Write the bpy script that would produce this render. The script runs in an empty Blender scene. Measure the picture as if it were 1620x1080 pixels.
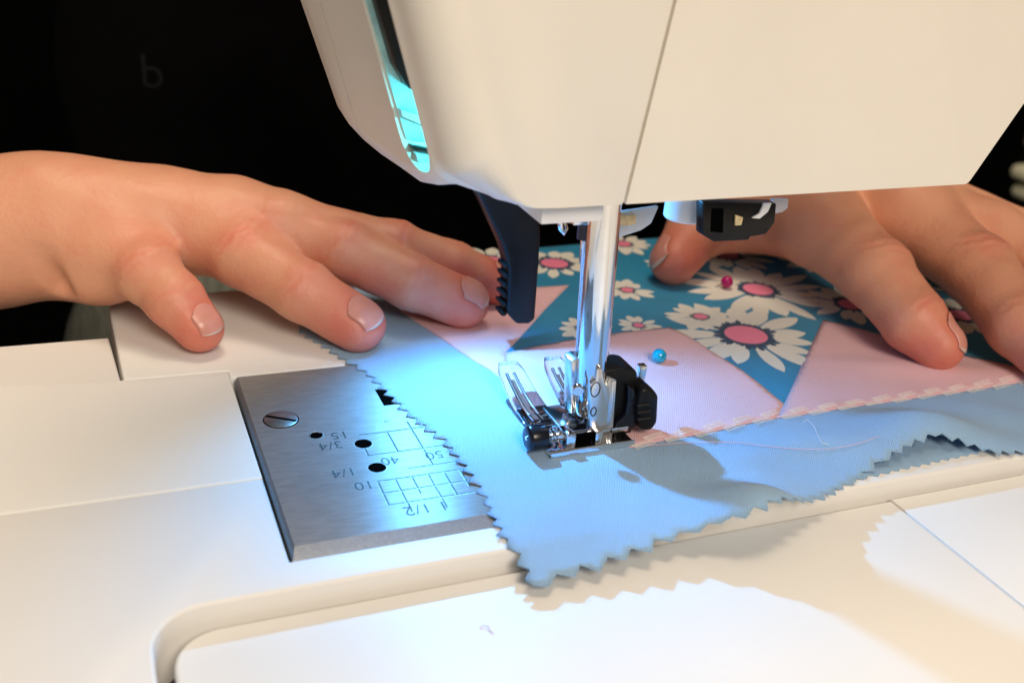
import bpy, bmesh, math, random
import numpy as np
from mathutils import Vector, Matrix
from mathutils.geometry import delaunay_2d_cdt

random.seed(7)
rng = np.random.default_rng(7)
sc = bpy.context.scene
COL = sc.collection
MM = 0.001            # all lengths below are millimetres; the bed's top is z = 0, the presser bar stands at x = y = 0

# ------------------------------------------------------------------ camera
FPX, YAW, PIT, ROLL = 1646.6, 0.41321928, 0.43401493, 0.08080951
CAM = np.array([-110.6, -200.2, 130.0])
_f = np.array([math.sin(YAW)*math.cos(PIT), math.cos(YAW)*math.cos(PIT), -math.sin(PIT)])
_r0 = np.array([math.cos(YAW), -math.sin(YAW), 0.0]); _u0 = np.cross(_r0, _f)
_r = math.cos(ROLL)*_r0 + math.sin(ROLL)*_u0; _u = -math.sin(ROLL)*_r0 + math.cos(ROLL)*_u0
cd = bpy.data.cameras.new('camera'); cam = bpy.data.objects.new('camera', cd); COL.objects.link(cam)
cam.matrix_world = Matrix(((_r[0], _u[0], -_f[0], CAM[0]*MM), (_r[1], _u[1], -_f[1], CAM[1]*MM), (_r[2], _u[2], -_f[2], CAM[2]*MM), (0, 0, 0, 1)))
cd.sensor_width = 36; cd.lens = FPX/1620*36
cd.clip_start = 0.005; cd.clip_end = 20
cd.dof.use_dof = True; cd.dof.focus_distance = 0.262; cd.dof.aperture_fstop = 15.0
sc.camera = cam

# ------------------------------------------------------------------ light
wd = bpy.data.worlds.new('World'); sc.world = wd; wd.use_nodes = True
bg = wd.node_tree.nodes['Background']; bg.inputs[0].default_value = (1.0, 0.84, 0.68, 1); bg.inputs[1].default_value = 0.15
def area_light(name, loc, target, size, power, col, shape='SQUARE', spread=180):
    l = bpy.data.lights.new(name, 'AREA'); l.energy = power; l.color = col; l.shape = shape; l.size = size*MM; l.spread = math.radians(spread)
    o = bpy.data.objects.new(name, l); COL.objects.link(o); o.location = Vector(loc)*MM
    d = Vector(target) - Vector(loc); o.rotation_euler = d.to_track_quat('-Z', 'Y').to_euler(); return o
area_light('ceiling_lamp', (40, 150, 1250), (0, 0, 0), 420, 8.2, (1.0, 0.83, 0.63))
area_light('room_lamp', (-40, -980, 800), (0, 0, 0), 450, 9.4, (1.0, 0.87, 0.72))
LED = (-25, 50, 59.0)
led = bpy.data.lights.new('machine_led', 'SPOT'); led.energy = 0.92; led.color = (0.10, 0.47, 1.0); led.spot_size = math.radians(136); led.spot_blend = 0.92; led.shadow_soft_size = 0.0016
ledo = bpy.data.objects.new('machine_led', led); COL.objects.link(ledo); ledo.location = Vector(LED)*MM
ledo.rotation_euler = (Vector((-9, -26, 0))-Vector(LED)).to_track_quat('-Z', 'Y').to_euler()
area_light('slot_bounce_fill', (-37.5, 6, 79), (-43, 18, 75), 3, 0.005, (0.10, 0.85, 1.0), 'DISK')  # added fill, imitates LED light bouncing inside the take-up slot
vs = sc.view_settings; vs.view_transform = 'Standard'; vs.look = 'None'; vs.exposure = 0.18; vs.gamma = 1.0
sc.cycles.use_denoising = True
sc.cycles.max_bounces = 10; sc.cycles.transmission_bounces = 10

# ------------------------------------------------------------------ helpers
def ray(x, y): return _f*FPX + _r*(x-810) - _u*(y-540)
def Pz(x, y, z=0.0): d = ray(x, y); return CAM + d*(z-CAM[2])/d[2]     # the spot on a level plane
def Py(x, y, Y): d = ray(x, y); return CAM + d*(Y-CAM[1])/d[1]          # the spot on an upright plane
WL = {}
def obj_mesh(name, me, mat, parent=None, centre=None):
    o = bpy.data.objects.new(name, me); COL.objects.link(o)
    for m in (mat if isinstance(mat, (list, tuple)) else [mat]): me.materials.append(m)
    base = WL[parent.name] if parent is not None else Vector((0, 0, 0))
    c = Vector(centre) if centre is not None else Vector((0, 0, 0))
    o.location = (c - base)*MM; o.parent = parent; WL[o.name] = c
    return o
def build(name, verts, faces, mat, parent=None, smooth=None, midx=None):
    V = np.asarray(verts, float); lo, hi = V.min(0), V.max(0); c = (lo+hi)/2; c[2] = lo[2]
    me = bpy.data.meshes.new(name); me.from_pydata(((V-c)*MM).tolist(), [], [list(map(int, f)) for f in faces]); me.validate()
    if midx is not None: me.polygons.foreach_set('material_index', midx)
    if smooth is not None:
        me.polygons.foreach_set('use_smooth', [True]*len(me.polygons)); me.set_sharp_from_angle(angle=math.radians(smooth))
    me.update()
    return obj_mesh(name, me, mat, parent, c)
def empty(name, loc):
    o = bpy.data.objects.new(name, None); COL.objects.link(o); o.location = Vector(loc)*MM; WL[o.name] = Vector(loc); o.empty_display_size = 0.01; return o
def tag(o, label, cat=None, group=None, kind=None):
    if label: o['label'] = label
    if cat: o['category'] = cat
    if group: o['group'] = group
    if kind: o['kind'] = kind
    return o
class MB:
    def __init__(s): s.v = []; s.f = []; s.m = []
    def add(s, v, f, mi=0):
        n = len(s.v); s.v += [tuple(p) for p in v]; s.f += [[i+n for i in q] for q in f]; s.m += [mi]*len(f); return s
    def bm(s, bm, mi=0):
        bm.verts.index_update(); s.add([v.co[:] for v in bm.verts], [[v.index for v in f.verts] for f in bm.faces], mi); bm.free(); return s
    def box(s, x0, x1, y0, y1, z0, z1, bev=0, mi=0, seg=2, M=None):
        bm = bmesh.new(); bmesh.ops.create_cube(bm, size=1)
        for v in bm.verts: v.co = Vector(((x0+x1)/2+v.co.x*(x1-x0), (y0+y1)/2+v.co.y*(y1-y0), (z0+z1)/2+v.co.z*(z1-z0)))
        if bev: bmesh.ops.bevel(bm, geom=bm.edges[:], offset=bev, segments=seg, affect='EDGES', profile=0.5)
        if M is not None: bm.transform(M)
        return s.bm(bm, mi)
    def tube(s, pts, rad, n=16, mi=0, cap=True):
        P = [np.array(p, float) for p in pts]; R = rad if isinstance(rad, (list, tuple)) else [rad]*len(P)
        V = []; a0 = None
        for i, p in enumerate(P):
            t = P[min(i+1, len(P)-1)]-P[max(i-1, 0)]; t /= np.linalg.norm(t)+1e-12
            if a0 is None: a0 = np.cross(t, [0, 0, 1.0] if abs(t[2]) < .9 else [1.0, 0, 0])
            a0 = a0 - t*(a0@t); a0 /= np.linalg.norm(a0); b = np.cross(t, a0)
            V += [p+R[i]*(a0*math.cos(2*math.pi*k/n)+b*math.sin(2*math.pi*k/n)) for k in range(n)]
        F = [[i*n+k, i*n+(k+1) % n, (i+1)*n+(k+1) % n, (i+1)*n+k] for i in range(len(P)-1) for k in range(n)]
        if cap: F += [list(range(n))[::-1], [(len(P)-1)*n+k for k in range(n)]]
        return s.add(V, F, mi)
    def lathe(s, A, ax, prof, n=32, mi=0):      # prof: (distance along axis, radius)
        A = np.array(A, float); ax = np.array(ax, float); ax /= np.linalg.norm(ax)
        return s.tube([A+ax*d + ax*1e-6*i for i, (d, r) in enumerate(prof)], [r for d, r in prof], n, mi)
    def prism(s, poly, y0, y1, bev=0, mi=0, seg=2, axis='y'):   # polygon in (x, z) swept along y
        bm = bmesh.new()
        def P(a, b, t): return (a, t, b) if axis == 'y' else ((t, a, b) if axis == 'x' else (a, b, t))
        f0 = bm.faces.new([bm.verts.new(P(a, b, y0)) for a, b in poly])
        r = bmesh.ops.extrude_face_region(bm, geom=[f0])
        for v in [g for g in r['geom'] if isinstance(g, bmesh.types.BMVert)]: v.co[{'x': 0, 'y': 1, 'z': 2}[axis]] = y1
        bmesh.ops.recalc_face_normals(bm, faces=bm.faces[:])
        if bev: bmesh.ops.bevel(bm, geom=bm.edges[:], offset=bev, segments=seg, affect='EDGES', profile=0.5)
        return s.bm(bm, mi)
    def sphere(s, c, r, seg=24, mi=0, sc3=(1, 1, 1)):
        bm = bmesh.new(); bmesh.ops.create_uvsphere(bm, u_segments=seg, v_segments=seg//2, radius=r)
        for v in bm.verts: v.co = Vector((c[0]+v.co.x*sc3[0], c[1]+v.co.y*sc3[1], c[2]+v.co.z*sc3[2]))
        return s.bm(bm, mi)
    def build(s, name, mat, parent=None, smooth=35): return build(name, s.v, s.f, mat, parent, smooth, s.m)

def material(name, col, rough=0.5, metal=0.0, var=0.06, vscale=60, bump=0.0, bscale=900, stretch=(1, 1, 1), spec=0.5, trans=0.0, ior=1.45, coat=0.0, sheen=0.0, rvar=0.0):
    m = bpy.data.materials.new(name); m.use_nodes = True; nt = m.node_tree; N = nt.nodes; L = nt.links
    p = N['Principled BSDF']; tc = N.new('ShaderNodeTexCoord'); mp = N.new('ShaderNodeMapping'); mp.inputs['Scale'].default_value = stretch; L.new(tc.outputs['Object'], mp.inputs[0])
    n1 = N.new('ShaderNodeTexNoise'); n1.inputs['Scale'].default_value = vscale; n1.inputs['Detail'].default_value = 4; L.new(mp.outputs[0], n1.inputs['Vector'])
    r = N.new('ShaderNodeValToRGB'); c = np.array(col)
    r.color_ramp.elements[0].position = 0.3; r.color_ramp.elements[1].position = 0.7
    r.color_ramp.elements[0].color = (*np.clip(c*(1-var), 0, 1), 1); r.color_ramp.elements[1].color = (*np.clip(c*(1+var), 0, 1), 1)
    L.new(n1.outputs[0], r.inputs[0]); L.new(r.outputs[0], p.inputs['Base Color'])
    p.inputs['Roughness'].default_value = rough; p.inputs['Metallic'].default_value = metal; p.inputs['Specular IOR Level'].default_value = spec
    p.inputs['Transmission Weight'].default_value = trans; p.inputs['IOR'].default_value = ior; p.inputs['Coat Weight'].default_value = coat; p.inputs['Sheen Weight'].default_value = sheen
    if rvar:
        mr = N.new('ShaderNodeMapRange'); mr.inputs[3].default_value = max(0.02, rough-rvar); mr.inputs[4].default_value = rough+rvar; L.new(n1.outputs[0], mr.inputs[0]); L.new(mr.outputs[0], p.inputs['Roughness'])
    if bump:
        n2 = N.new('ShaderNodeTexNoise'); n2.inputs['Scale'].default_value = bscale; n2.inputs['Detail'].default_value = 3; L.new(mp.outputs[0], n2.inputs['Vector'])
        b = N.new('ShaderNodeBump'); b.inputs['Strength'].default_value = bump; b.inputs['Distance'].default_value = 0.0002; L.new(n2.outputs[0], b.inputs['Height']); L.new(b.outputs[0], p.inputs['Normal'])
    return m
def cloth_material(name, col, var=0.05, weave=0.42, rough=0.75, trans=0.0):
    m = material(name, col, rough, var=var, vscale=45, spec=0.25, sheen=0.15); nt = m.node_tree; N = nt.nodes; L = nt.links; p = N['Principled BSDF']
    tc = N.new('ShaderNodeTexCoord'); hs = []
    for ang in (0.5, 0.5+math.pi/2):
        mp = N.new('ShaderNodeMapping'); mp.inputs['Rotation'].default_value = (0, 0, ang); L.new(tc.outputs['Object'], mp.inputs[0])
        w = N.new('ShaderNodeTexWave'); w.inputs['Scale'].default_value = 560; w.inputs['Distortion'].default_value = 1.2; w.inputs['Detail'].default_value = 2; w.inputs['Detail Scale'].default_value = 1.5; L.new(mp.outputs[0], w.inputs['Vector']); hs.append(w)
    ad = N.new('ShaderNodeMath'); ad.operation = 'ADD'; L.new(hs[0].outputs['Fac'], ad.inputs[0]); L.new(hs[1].outputs['Fac'], ad.inputs[1])
    nz = N.new('ShaderNodeTexNoise'); nz.inputs['Scale'].default_value = 160; nz.inputs['Detail'].default_value = 4; L.new(tc.outputs['Object'], nz.inputs['Vector'])
    ma = N.new('ShaderNodeMath'); ma.operation = 'MULTIPLY_ADD'; ma.inputs[1].default_value = 2.5; L.new(nz.outputs[0], ma.inputs[0]); L.new(ad.outputs[0], ma.inputs[2])
    b = N.new('ShaderNodeBump'); b.inputs['Strength'].default_value = weave; b.inputs['Distance'].default_value = 0.00025; L.new(ma.outputs[0], b.inputs['Height']); L.new(b.outputs[0], p.inputs['Normal'])
    return m
M = {}
M['plastic'] = material('cream_plastic', (0.85, 0.805, 0.72), 0.38, var=0.02, vscale=25, bump=0.035, bscale=1800)
M['bedplastic'] = material('white_plastic', (0.80, 0.785, 0.755), 0.45, var=0.015, vscale=25, spec=0.3)
M['gap'] = material('gap_shade_dark', (0.02, 0.018, 0.016), 0.8)
M['steel'] = material('brushed_steel', (0.25, 0.245, 0.245), 0.42, 0.4, var=0.14, vscale=220, spec=0.25, bump=0.2, bscale=700, stretch=(1, 9, 1), rvar=0.05)
def brush(m, an, rot):
    nt = m.node_tree; p = nt.nodes['Principled BSDF']; t = nt.nodes.new('ShaderNodeTangent'); t.direction_type = 'RADIAL'; t.axis = 'X'; nt.links.new(t.outputs[0], p.inputs['Tangent']); p.inputs['Anisotropic'].default_value = an; p.inputs['Anisotropic Rotation'].default_value = rot
brush(M['steel'], 0.85, 0.0)
M['steeledge'] = material('steel_bevel', (0.26, 0.27, 0.29), 0.36, 0.9, var=0.1, vscale=1500, bump=0.3, bscale=2500)
M['engrave'] = material('engraving_shade', (0.05, 0.048, 0.045), 0.6, 0.3, var=0.4, vscale=900)  # flat dark colour painting the shaded side of the engraving
M['engrave_l'] = material('engraving_glint', (0.34, 0.33, 0.32), 0.5, 0.5, var=0.3, vscale=900)  # paler offset colour painting the light caught on engraved edges
M['hole'] = material('hole_shade_black', (0.002, 0.002, 0.002), 0.9, spec=0.0)  # flat black painting the shade inside holes and recesses that are not cut
M['chrome'] = material('chrome', (0.78, 0.79, 0.80), 0.09, 1.0, var=0.04, vscale=200, bump=0.02, bscale=900)
M['nickel'] = material('nickel', (0.70, 0.70, 0.70), 0.17, 1.0, var=0.08, vscale=300, bump=0.08, bscale=1200)
M['screw'] = material('dull_screw', (0.30, 0.28, 0.26), 0.42, 0.8, var=0.15, vscale=400, bump=0.1)
M['satin'] = material('satin_nickel', (0.72, 0.72, 0.72), 0.27, 1.0, var=0.06, vscale=300, bump=0.05)
M['black'] = material('black_plastic', (0.006, 0.006, 0.0065), 0.36, var=0.2, vscale=200, bump=0.12, bscale=2200, spec=0.28)
M['navy'] = material('navy_button', (0.006, 0.008, 0.014), 0.24, var=0.1, bump=0.05)
M['clear'] = material('clear_plastic', (0.97, 0.98, 1.0), 0.03, trans=1.0, ior=1.45, var=0.0)
M['frost'] = material('milky_plastic', (0.80, 0.80, 0.80), 0.25, trans=0.35, var=0.03)
M['white'] = material('white_part', (0.78, 0.78, 0.78), 0.3, var=0.03)
M['tan'] = material('tan_part', (0.62, 0.48, 0.26), 0.5, var=0.2, vscale=900)
M['teal'] = material('teal_lit_chassis', (0.45, 0.80, 0.82), 0.35, var=0.25, vscale=180)  # turquoise of the LED light in the slot is put into the base colour
M['blue'] = cloth_material('pale_blue_cotton', (0.29, 0.46, 0.66))
M['pink'] = cloth_material('pink_cotton', (0.82, 0.50, 0.53))
M['print'] = cloth_material('teal_print_cotton', (0.012, 0.235, 0.43), 0.12)
M['petal'] = cloth_material('white_petal_print', (0.80, 0.78, 0.70), 0.05)
M['navyprint'] = cloth_material('navy_print', (0.012, 0.05, 0.12), 0.1)
M['pinkprint'] = cloth_material('rose_print', (0.88, 0.22, 0.36), 0.06)
M['thread'] = material('white_thread', (0.88, 0.87, 0.82), 0.45, var=0.1, vscale=900, bump=0.4, bscale=6000)
M['pinkthread'] = material('pink_thread', (0.72, 0.50, 0.55), 0.6)
M['beadT'] = material('turquoise_glass', (0.0, 0.42, 0.62), 0.12, trans=0.25, coat=0.6, var=0.3, vscale=900)
M['beadM'] = material('magenta_glass', (0.50, 0.004, 0.16), 0.22, trans=0.1, coat=0.4, var=0.3, vscale=900)
M['shirt'] = material('black_jersey', (0.0035, 0.0035, 0.004), 0.95, var=0.2, vscale=70, bump=0.6, bscale=1400, spec=0.12)
M['logo'] = material('grey_print', (0.022, 0.023, 0.023), 0.9, spec=0.1)
M['trouser'] = material('grey_green_denim', (0.14, 0.15, 0.125), 0.9, var=0.25, vscale=60, bump=0.5, bscale=900, stretch=(6, 1, 1))
M['wall'] = material('dark_wall', (0.0022, 0.002, 0.002), 0.95, var=0.2, vscale=4, spec=0.05)
M['taupe'] = material('taupe_board', (0.22, 0.19, 0.15), 0.7, var=0.1, vscale=10)
M['towel'] = material('cream_towel', (0.72, 0.70, 0.52), 0.9, var=0.08, vscale=60, bump=0.5, bscale=500)
M['table'] = material('table_top', (0.30, 0.22, 0.15), 0.5, var=0.15, vscale=12, stretch=(1, 8, 1))

def skin_material():
    m = bpy.data.materials.new('skin'); m.use_nodes = True; nt = m.node_tree; N = nt.nodes; L = nt.links; p = N['Principled BSDF']
    tc = N.new('ShaderNodeTexCoord'); at = N.new('ShaderNodeAttribute'); at.attribute_name = 'blush'
    n1 = N.new('ShaderNodeTexNoise'); n1.inputs['Scale'].default_value = 110; n1.inputs['Detail'].default_value = 8; n1.inputs['Roughness'].default_value = 0.6; L.new(tc.outputs['Object'], n1.inputs['Vector'])
    mr = N.new('ShaderNodeMapRange'); mr.inputs[1].default_value = .3; mr.inputs[2].default_value = .7; mr.inputs[3].default_value = -0.22; mr.inputs[4].default_value = 0.22; L.new(n1.outputs[0], mr.inputs[0])
    ad = N.new('ShaderNodeMath'); ad.operation = 'ADD'; ad.use_clamp = True; L.new(at.outputs['Fac'], ad.inputs[0]); L.new(mr.outputs[0], ad.inputs[1])
    mx = N.new('ShaderNodeValToRGB'); e = mx.color_ramp.elements; e[0].color = (0.68, 0.325, 0.20, 1); e[1].color = (0.66, 0.165, 0.12, 1); L.new(ad.outputs[0], mx.inputs[0])
    L.new(mx.outputs[0], p.inputs['Base Color'])
    p.inputs['Roughness'].default_value = 0.46; p.inputs['Specular IOR Level'].default_value = 0.35
    p.inputs['Subsurface Weight'].default_value = 0.2; p.inputs['Subsurface Radius'].default_value = (1.0, 0.32, 0.18); p.inputs['Subsurface Scale'].default_value = 0.0026
    v = N.new('ShaderNodeTexVoronoi'); v.inputs['Scale'].default_value = 900; L.new(tc.outputs['Object'], v.inputs['Vector'])
    n2 = N.new('ShaderNodeTexNoise'); n2.inputs['Scale'].default_value = 420; n2.inputs['Detail'].default_value = 5; L.new(tc.outputs['Object'], n2.inputs['Vector'])
    a2 = N.new('ShaderNodeMath'); a2.operation = 'MULTIPLY_ADD'; a2.inputs[1].default_value = 0.35; L.new(v.outputs['Distance'], a2.inputs[0]); L.new(n2.outputs[0], a2.inputs[2])
    b = N.new('ShaderNodeBump'); b.inputs['Strength'].default_value = 0.36; b.inputs['Distance'].default_value = 0.0005; L.new(a2.outputs[0], b.inputs['Height']); L.new(b.outputs[0], p.inputs['Normal'])
    return m
M['skin'] = skin_material()
def nail_material():
    m = material('fingernail', (0.66, 0.285, 0.225), 0.3, var=0.07, vscale=300, coat=0.12, spec=0.4)
    p = m.node_tree.nodes['Principled BSDF']; p.inputs['Subsurface Weight'].default_value = 0.2; p.inputs['Subsurface Radius'].default_value = (1, .4, .3); p.inputs['Subsurface Scale'].default_value = 0.001
    return m
M['nail'] = nail_material(); M['nailtip'] = material('nail_free_edge', (0.74, 0.55, 0.45), 0.3, var=0.06, coat=0.3)

# ------------------------------------------------------------------ the setting behind
o = MB().box(-5000, 6000, 1500, 1540, -1500, 3500).build('wall', M['wall']); o['kind'] = 'structure'
o = MB().box(-420, 420, -330, 80, -84, -60, 3).build('table_top', M['table']); o['kind'] = 'structure'

# ------------------------------------------------------------------ sewing machine: bed
machine = empty('sewing_machine', (0, 0, -60))
tag(machine, 'cream white sewing machine with chrome presser bar lowered onto the patchwork', 'sewing machine')
STEP = -4.6
def slab(poly, name, z1=0.0, z0=-14.0, bev=0.7, mat='bedplastic', rnd=None, lip=3):
    bm = bmesh.new(); f = bm.faces.new([bm.verts.new((x, y, z0)) for x, y in poly])
    r = bmesh.ops.extrude_face_region(bm, geom=[f]); 
    for v in [g for g in r['geom'] if isinstance(g, bmesh.types.BMVert)]: v.co.z = z1
    bmesh.ops.recalc_face_normals(bm, faces=bm.faces[:])
    top = [e for e in bm.edges if all(abs(v.co.z-z1) < 1e-6 for v in e.verts)]
    bmesh.ops.bevel(bm, geom=top, offset=bev, segments=lip, affect='EDGES', profile=0.5)
    return MB().bm(bm).build(name, M[mat], machine, 40)
def arc(cx, cy, r, a0, a1, n=8): return [(cx+r*math.cos(math.radians(a0+(a1-a0)*i/n)), cy+r*math.sin(math.radians(a0+(a1-a0)*i/n))) for i in range(n+1)]
G = 0.15
# front left panel with the strip along the plate, and the arm beside the opening
slab([(-330, 2-G), (-330, -330), (-107.5, -330)] + arc(-97.5, -48.2, 10, 180, 90)[:] + [(330, -38.2), (330, -29.6), (-80.2, -29.6), (-80.2, 2-G)], 'front_panel', bev=0.8)
# left middle panel
slab([(-330, 2+G), (-80.2, 2+G), (-80.2, 52.6), (-80.2, 56.5), (-107.3, 57.5), (-109.0, 84.5), (-330, 88.0)], 'left_panel', bev=0.55)
# back panel under the fingers
slab([(-106.6, 57.7), (-80.2, 56.7), (-80.2, 52.7), (330, 52.7), (330, 118)] + arc(-101.2, 105, 7, 90, 172) , 'back_panel', bev=0.9)
slab([(32, -29.3), (330, -29.3), (330, 52.4), (32, 52.4)], 'right_panel', bev=0.4)
slab([(-330, -330), (330, -330), (330, 80), (-330, 80)], 'base_body', z1=-14.2, z0=-60, bev=2, mat='gap')  # coloured near black so the gaps between panels look deeply shaded
# sunken panel in the opening
slab(arc(-95.3, -48.7, 9, 180, 90) + [(63.6, -39.7), (66, -330), (-104.3, -330)], 'lower_panel', z1=STEP, bev=1.0)
slab([(63.75, -39.7), (330, -39.7), (330, -330), (66.15, -330)], 'lower_side_panel', z1=STEP, bev=0.2)

# needle plate
plate = MB()
bm = bmesh.new(); PX0, PX1, PY0, PY1 = -79.4, 31.4, -28.8, 51.7
f = bm.faces.new([bm.verts.new(p) for p in ((PX0, PY0, -2.5), (PX1, PY0, -2.5), (PX1, PY1, -2.5), (PX0, PY1, -2.5))])
r = bmesh.ops.extrude_face_region(bm, geom=[f])
for v in [g for g in r['geom'] if isinstance(g, bmesh.types.BMVert)]: v.co.z = 0.25
bmesh.ops.recalc_face_normals(bm, faces=bm.faces[:])
for v in bm.verts:                          # the wide chamfer along the front
    if v.co.z > 0: pass
for f in bm.faces: pass
plate.bm(bm)
fr = MB()
X0, X1, Y0, Y1 = PX0, PX1, PY0, PY1
# plate with chamfers: front 4.2 mm wide, left 1 mm
top = [(X0+1.0, Y0+3.4, .25), (X1, Y0+3.4, .25), (X1, Y1, .25), (X0+1.0, Y1, .25)]
low = [(X0, Y0, -1.0), (X1, Y0, -1.0), (X1, Y1, -1.0), (X0, Y1, -1.0)]
bot = [(X0, Y0, -3.0), (X1, Y0, -3.0), (X1, Y1, -3.0), (X0, Y1, -3.0)]
fr.add(top+low+bot, [(0, 1, 2, 3)], 0)
fr.f += [[4, 5, 1, 0], [7, 4, 0, 3], [4, 8, 9, 5], [7, 11, 8, 4], [5, 9, 10, 6], [6, 10, 11, 7], [5, 6, 2, 1], [6, 7, 3, 2]]; fr.m += [1]*8
plate = fr.build('needle_plate', [M['steel'], M['steeledge']], machine, None)
def disc(x, y, r, z=0.28, n=28, ry=None): return [(x+r*math.cos(2*math.pi*k/n), y+(ry or r)*math.sin(2*math.pi*k/n), z) for k in range(n)]
def flat_hole(name, x, y, r, mat='hole'):
    m = MB(); m.add(disc(x, y, r, .285), [list(range(28))], 0)
    ring = disc(x, y, r+.28, .275)+disc(x, y, r, .285); m.add(ring, [[k, (k+1) % 28, 28+(k+1) % 28, 28+k] for k in range(28)], 1)
    return m.build(name, [M[mat], M['engrave_l']], plate, None)
flat_hole('hole', -55.0, 10.2, 2.1); flat_hole('hole', -54.6, -1.0, 2.1); flat_hole('screw_hole', -65.0, 17.0, 1.7)
m = MB(); 
for k in range(3): m.tube([(-65+1.45*math.cos(a), 17+1.45*math.sin(a), .3+.03*k-.02*a) for a in np.linspace(.5+k*.4, 2.6+k*.4, 8)], .12, 6)
m.build('screw_thread', M['engrave_l'], plate)
sc_ = MB().lathe((-71.6, 26.5, -.4), (0, 0, 1), [(0, 4.1), (0.78, 4.1), (0.98, 3.8), (1.0, 0.01)], 40).build('plate_screw', M['screw'], plate)
MB().box(-75.5, -67.7, 26.05, 27.0, .585, .615, 0, M=Matrix.Translation((-71.6, 26.5, 0)) @ Matrix.Rotation(math.radians(-32), 4, 'Z') @ Matrix.Translation((71.6, -26.5, 0))).build('screw_slot', M['hole'], sc_)
m = MB(); m.add(disc(-71.6, 26.5, 4.4, .27)+disc(-71.6, 26.5, 4.0, .285), [[k, (k+1) % 28, 28+(k+1) % 28, 28+k] for k in range(28)]); m.build('screw_recess', M['hole'], plate)
MB().box(-45.2, -36.0, 27.2, 36.2, .262, .30).build('feed_slot', M['hole'], plate)
MB().lathe((-46.5, 19.4, .2), (0, 0, 1), [(0, .85), (.15, .7), (.16, .01)], 16).build('dimple', M['engrave_l'], plate)
def groove(x0, y0, x1, y1):
    d = np.array([x1-x0, y1-y0]); d = d/np.linalg.norm(d); n = np.array([-d[1], d[0]]); m = MB()
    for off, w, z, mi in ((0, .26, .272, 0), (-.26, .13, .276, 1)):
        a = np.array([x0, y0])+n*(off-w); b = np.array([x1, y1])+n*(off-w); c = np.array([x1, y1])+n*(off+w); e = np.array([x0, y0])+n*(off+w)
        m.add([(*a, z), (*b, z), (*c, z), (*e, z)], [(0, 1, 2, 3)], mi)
    return m.build('engraved_line', [M['engrave'], M['engrave_l']], plate, None)
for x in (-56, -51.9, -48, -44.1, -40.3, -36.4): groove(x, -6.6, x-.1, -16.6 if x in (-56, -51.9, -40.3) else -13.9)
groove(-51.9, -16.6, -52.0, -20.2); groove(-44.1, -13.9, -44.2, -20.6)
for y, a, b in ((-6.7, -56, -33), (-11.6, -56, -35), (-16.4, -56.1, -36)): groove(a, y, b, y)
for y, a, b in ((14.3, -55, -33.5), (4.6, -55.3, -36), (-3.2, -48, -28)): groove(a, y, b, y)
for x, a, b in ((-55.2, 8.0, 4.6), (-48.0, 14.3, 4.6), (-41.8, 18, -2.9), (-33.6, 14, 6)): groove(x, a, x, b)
def text_mesh(s, size):
    c = bpy.data.curves.new('text', 'FONT'); c.body = s; c.size = size; c.align_x = 'CENTER'; c.align_y = 'CENTER'
    t = bpy.data.objects.new('text', c); COL.objects.link(t); dg = bpy.context.evaluated_depsgraph_get(); dg.update()
    me = t.evaluated_get(dg).to_mesh(); V = [v.co[:] for v in me.vertices]; F = [list(p.vertices) for p in me.polygons]
    t.evaluated_get(dg).to_mesh_clear(); bpy.data.objects.remove(t); bpy.data.curves.remove(c); return V, F
def engrave_text(s, x, y, size):
    V, F = text_mesh(s, size); m = MB()
    m.add([(x-a+.10, y-b+.12, .272) for a, b, c in V], F, 1); m.add([(x-a, y-b, .278) for a, b, c in V], F, 0)
    return m.build('engraved_number', [M['engrave'], M['engrave_l']], plate, None)
for s, px, py, size in (('15', 537, 688, 4.6), ('3/4', 523, 704, 4.6), ('1/4', 544, 747, 4.6), ('10', 576, 767, 4.6), ('40', 617, 728, 4.6), ('50', 687, 719, 4.6), ('1 1/2', 674, 803, 5.0)):
    q = Pz(px, py, .25); engrave_text(s, q[0], q[1], size)

# ------------------------------------------------------------------ sewing machine: head
def fillet(poly, rads, n=7):
    out = []
    for i, p in enumerate(poly):
        p = np.array(p, float); a = np.array(poly[i-1], float)-p; b = np.array(poly[(i+1) % len(poly)], float)-p
        la, lb = np.linalg.norm(a), np.linalg.norm(b); a /= la; b /= lb
        ang = math.acos(np.clip(a@b, -1, 1)); t = min(rads[i]/math.tan(ang/2), la*.49, lb*.49); p0, p1 = p+a*t, p+b*t
        for k in range(n+1):
            s = k/n; out.append((1-s)**2*p0+2*s*(1-s)*p+s*s*p1)
    return out
def inset(poly, d):
    n = len(poly); out = []
    cx = np.mean(np.array(poly), 0)
    for i in range(n):
        p, a, b = (np.array(poly[j % n], float) for j in (i, i-1, i+1))
        d1 = (p-a)/np.linalg.norm(p-a); d2 = (b-p)/np.linalg.norm(b-p)
        n1 = np.array([-d1[1], d1[0]]); n2 = np.array([-d2[1], d2[0]])
        if n1@(cx-p) < 0: n1 = -n1
        if n2@(cx-p) < 0: n2 = -n2
        out.append(tuple(p+(n1+n2)*d/(1+n1@n2)))
    return out
TOPZ = 210
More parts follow.
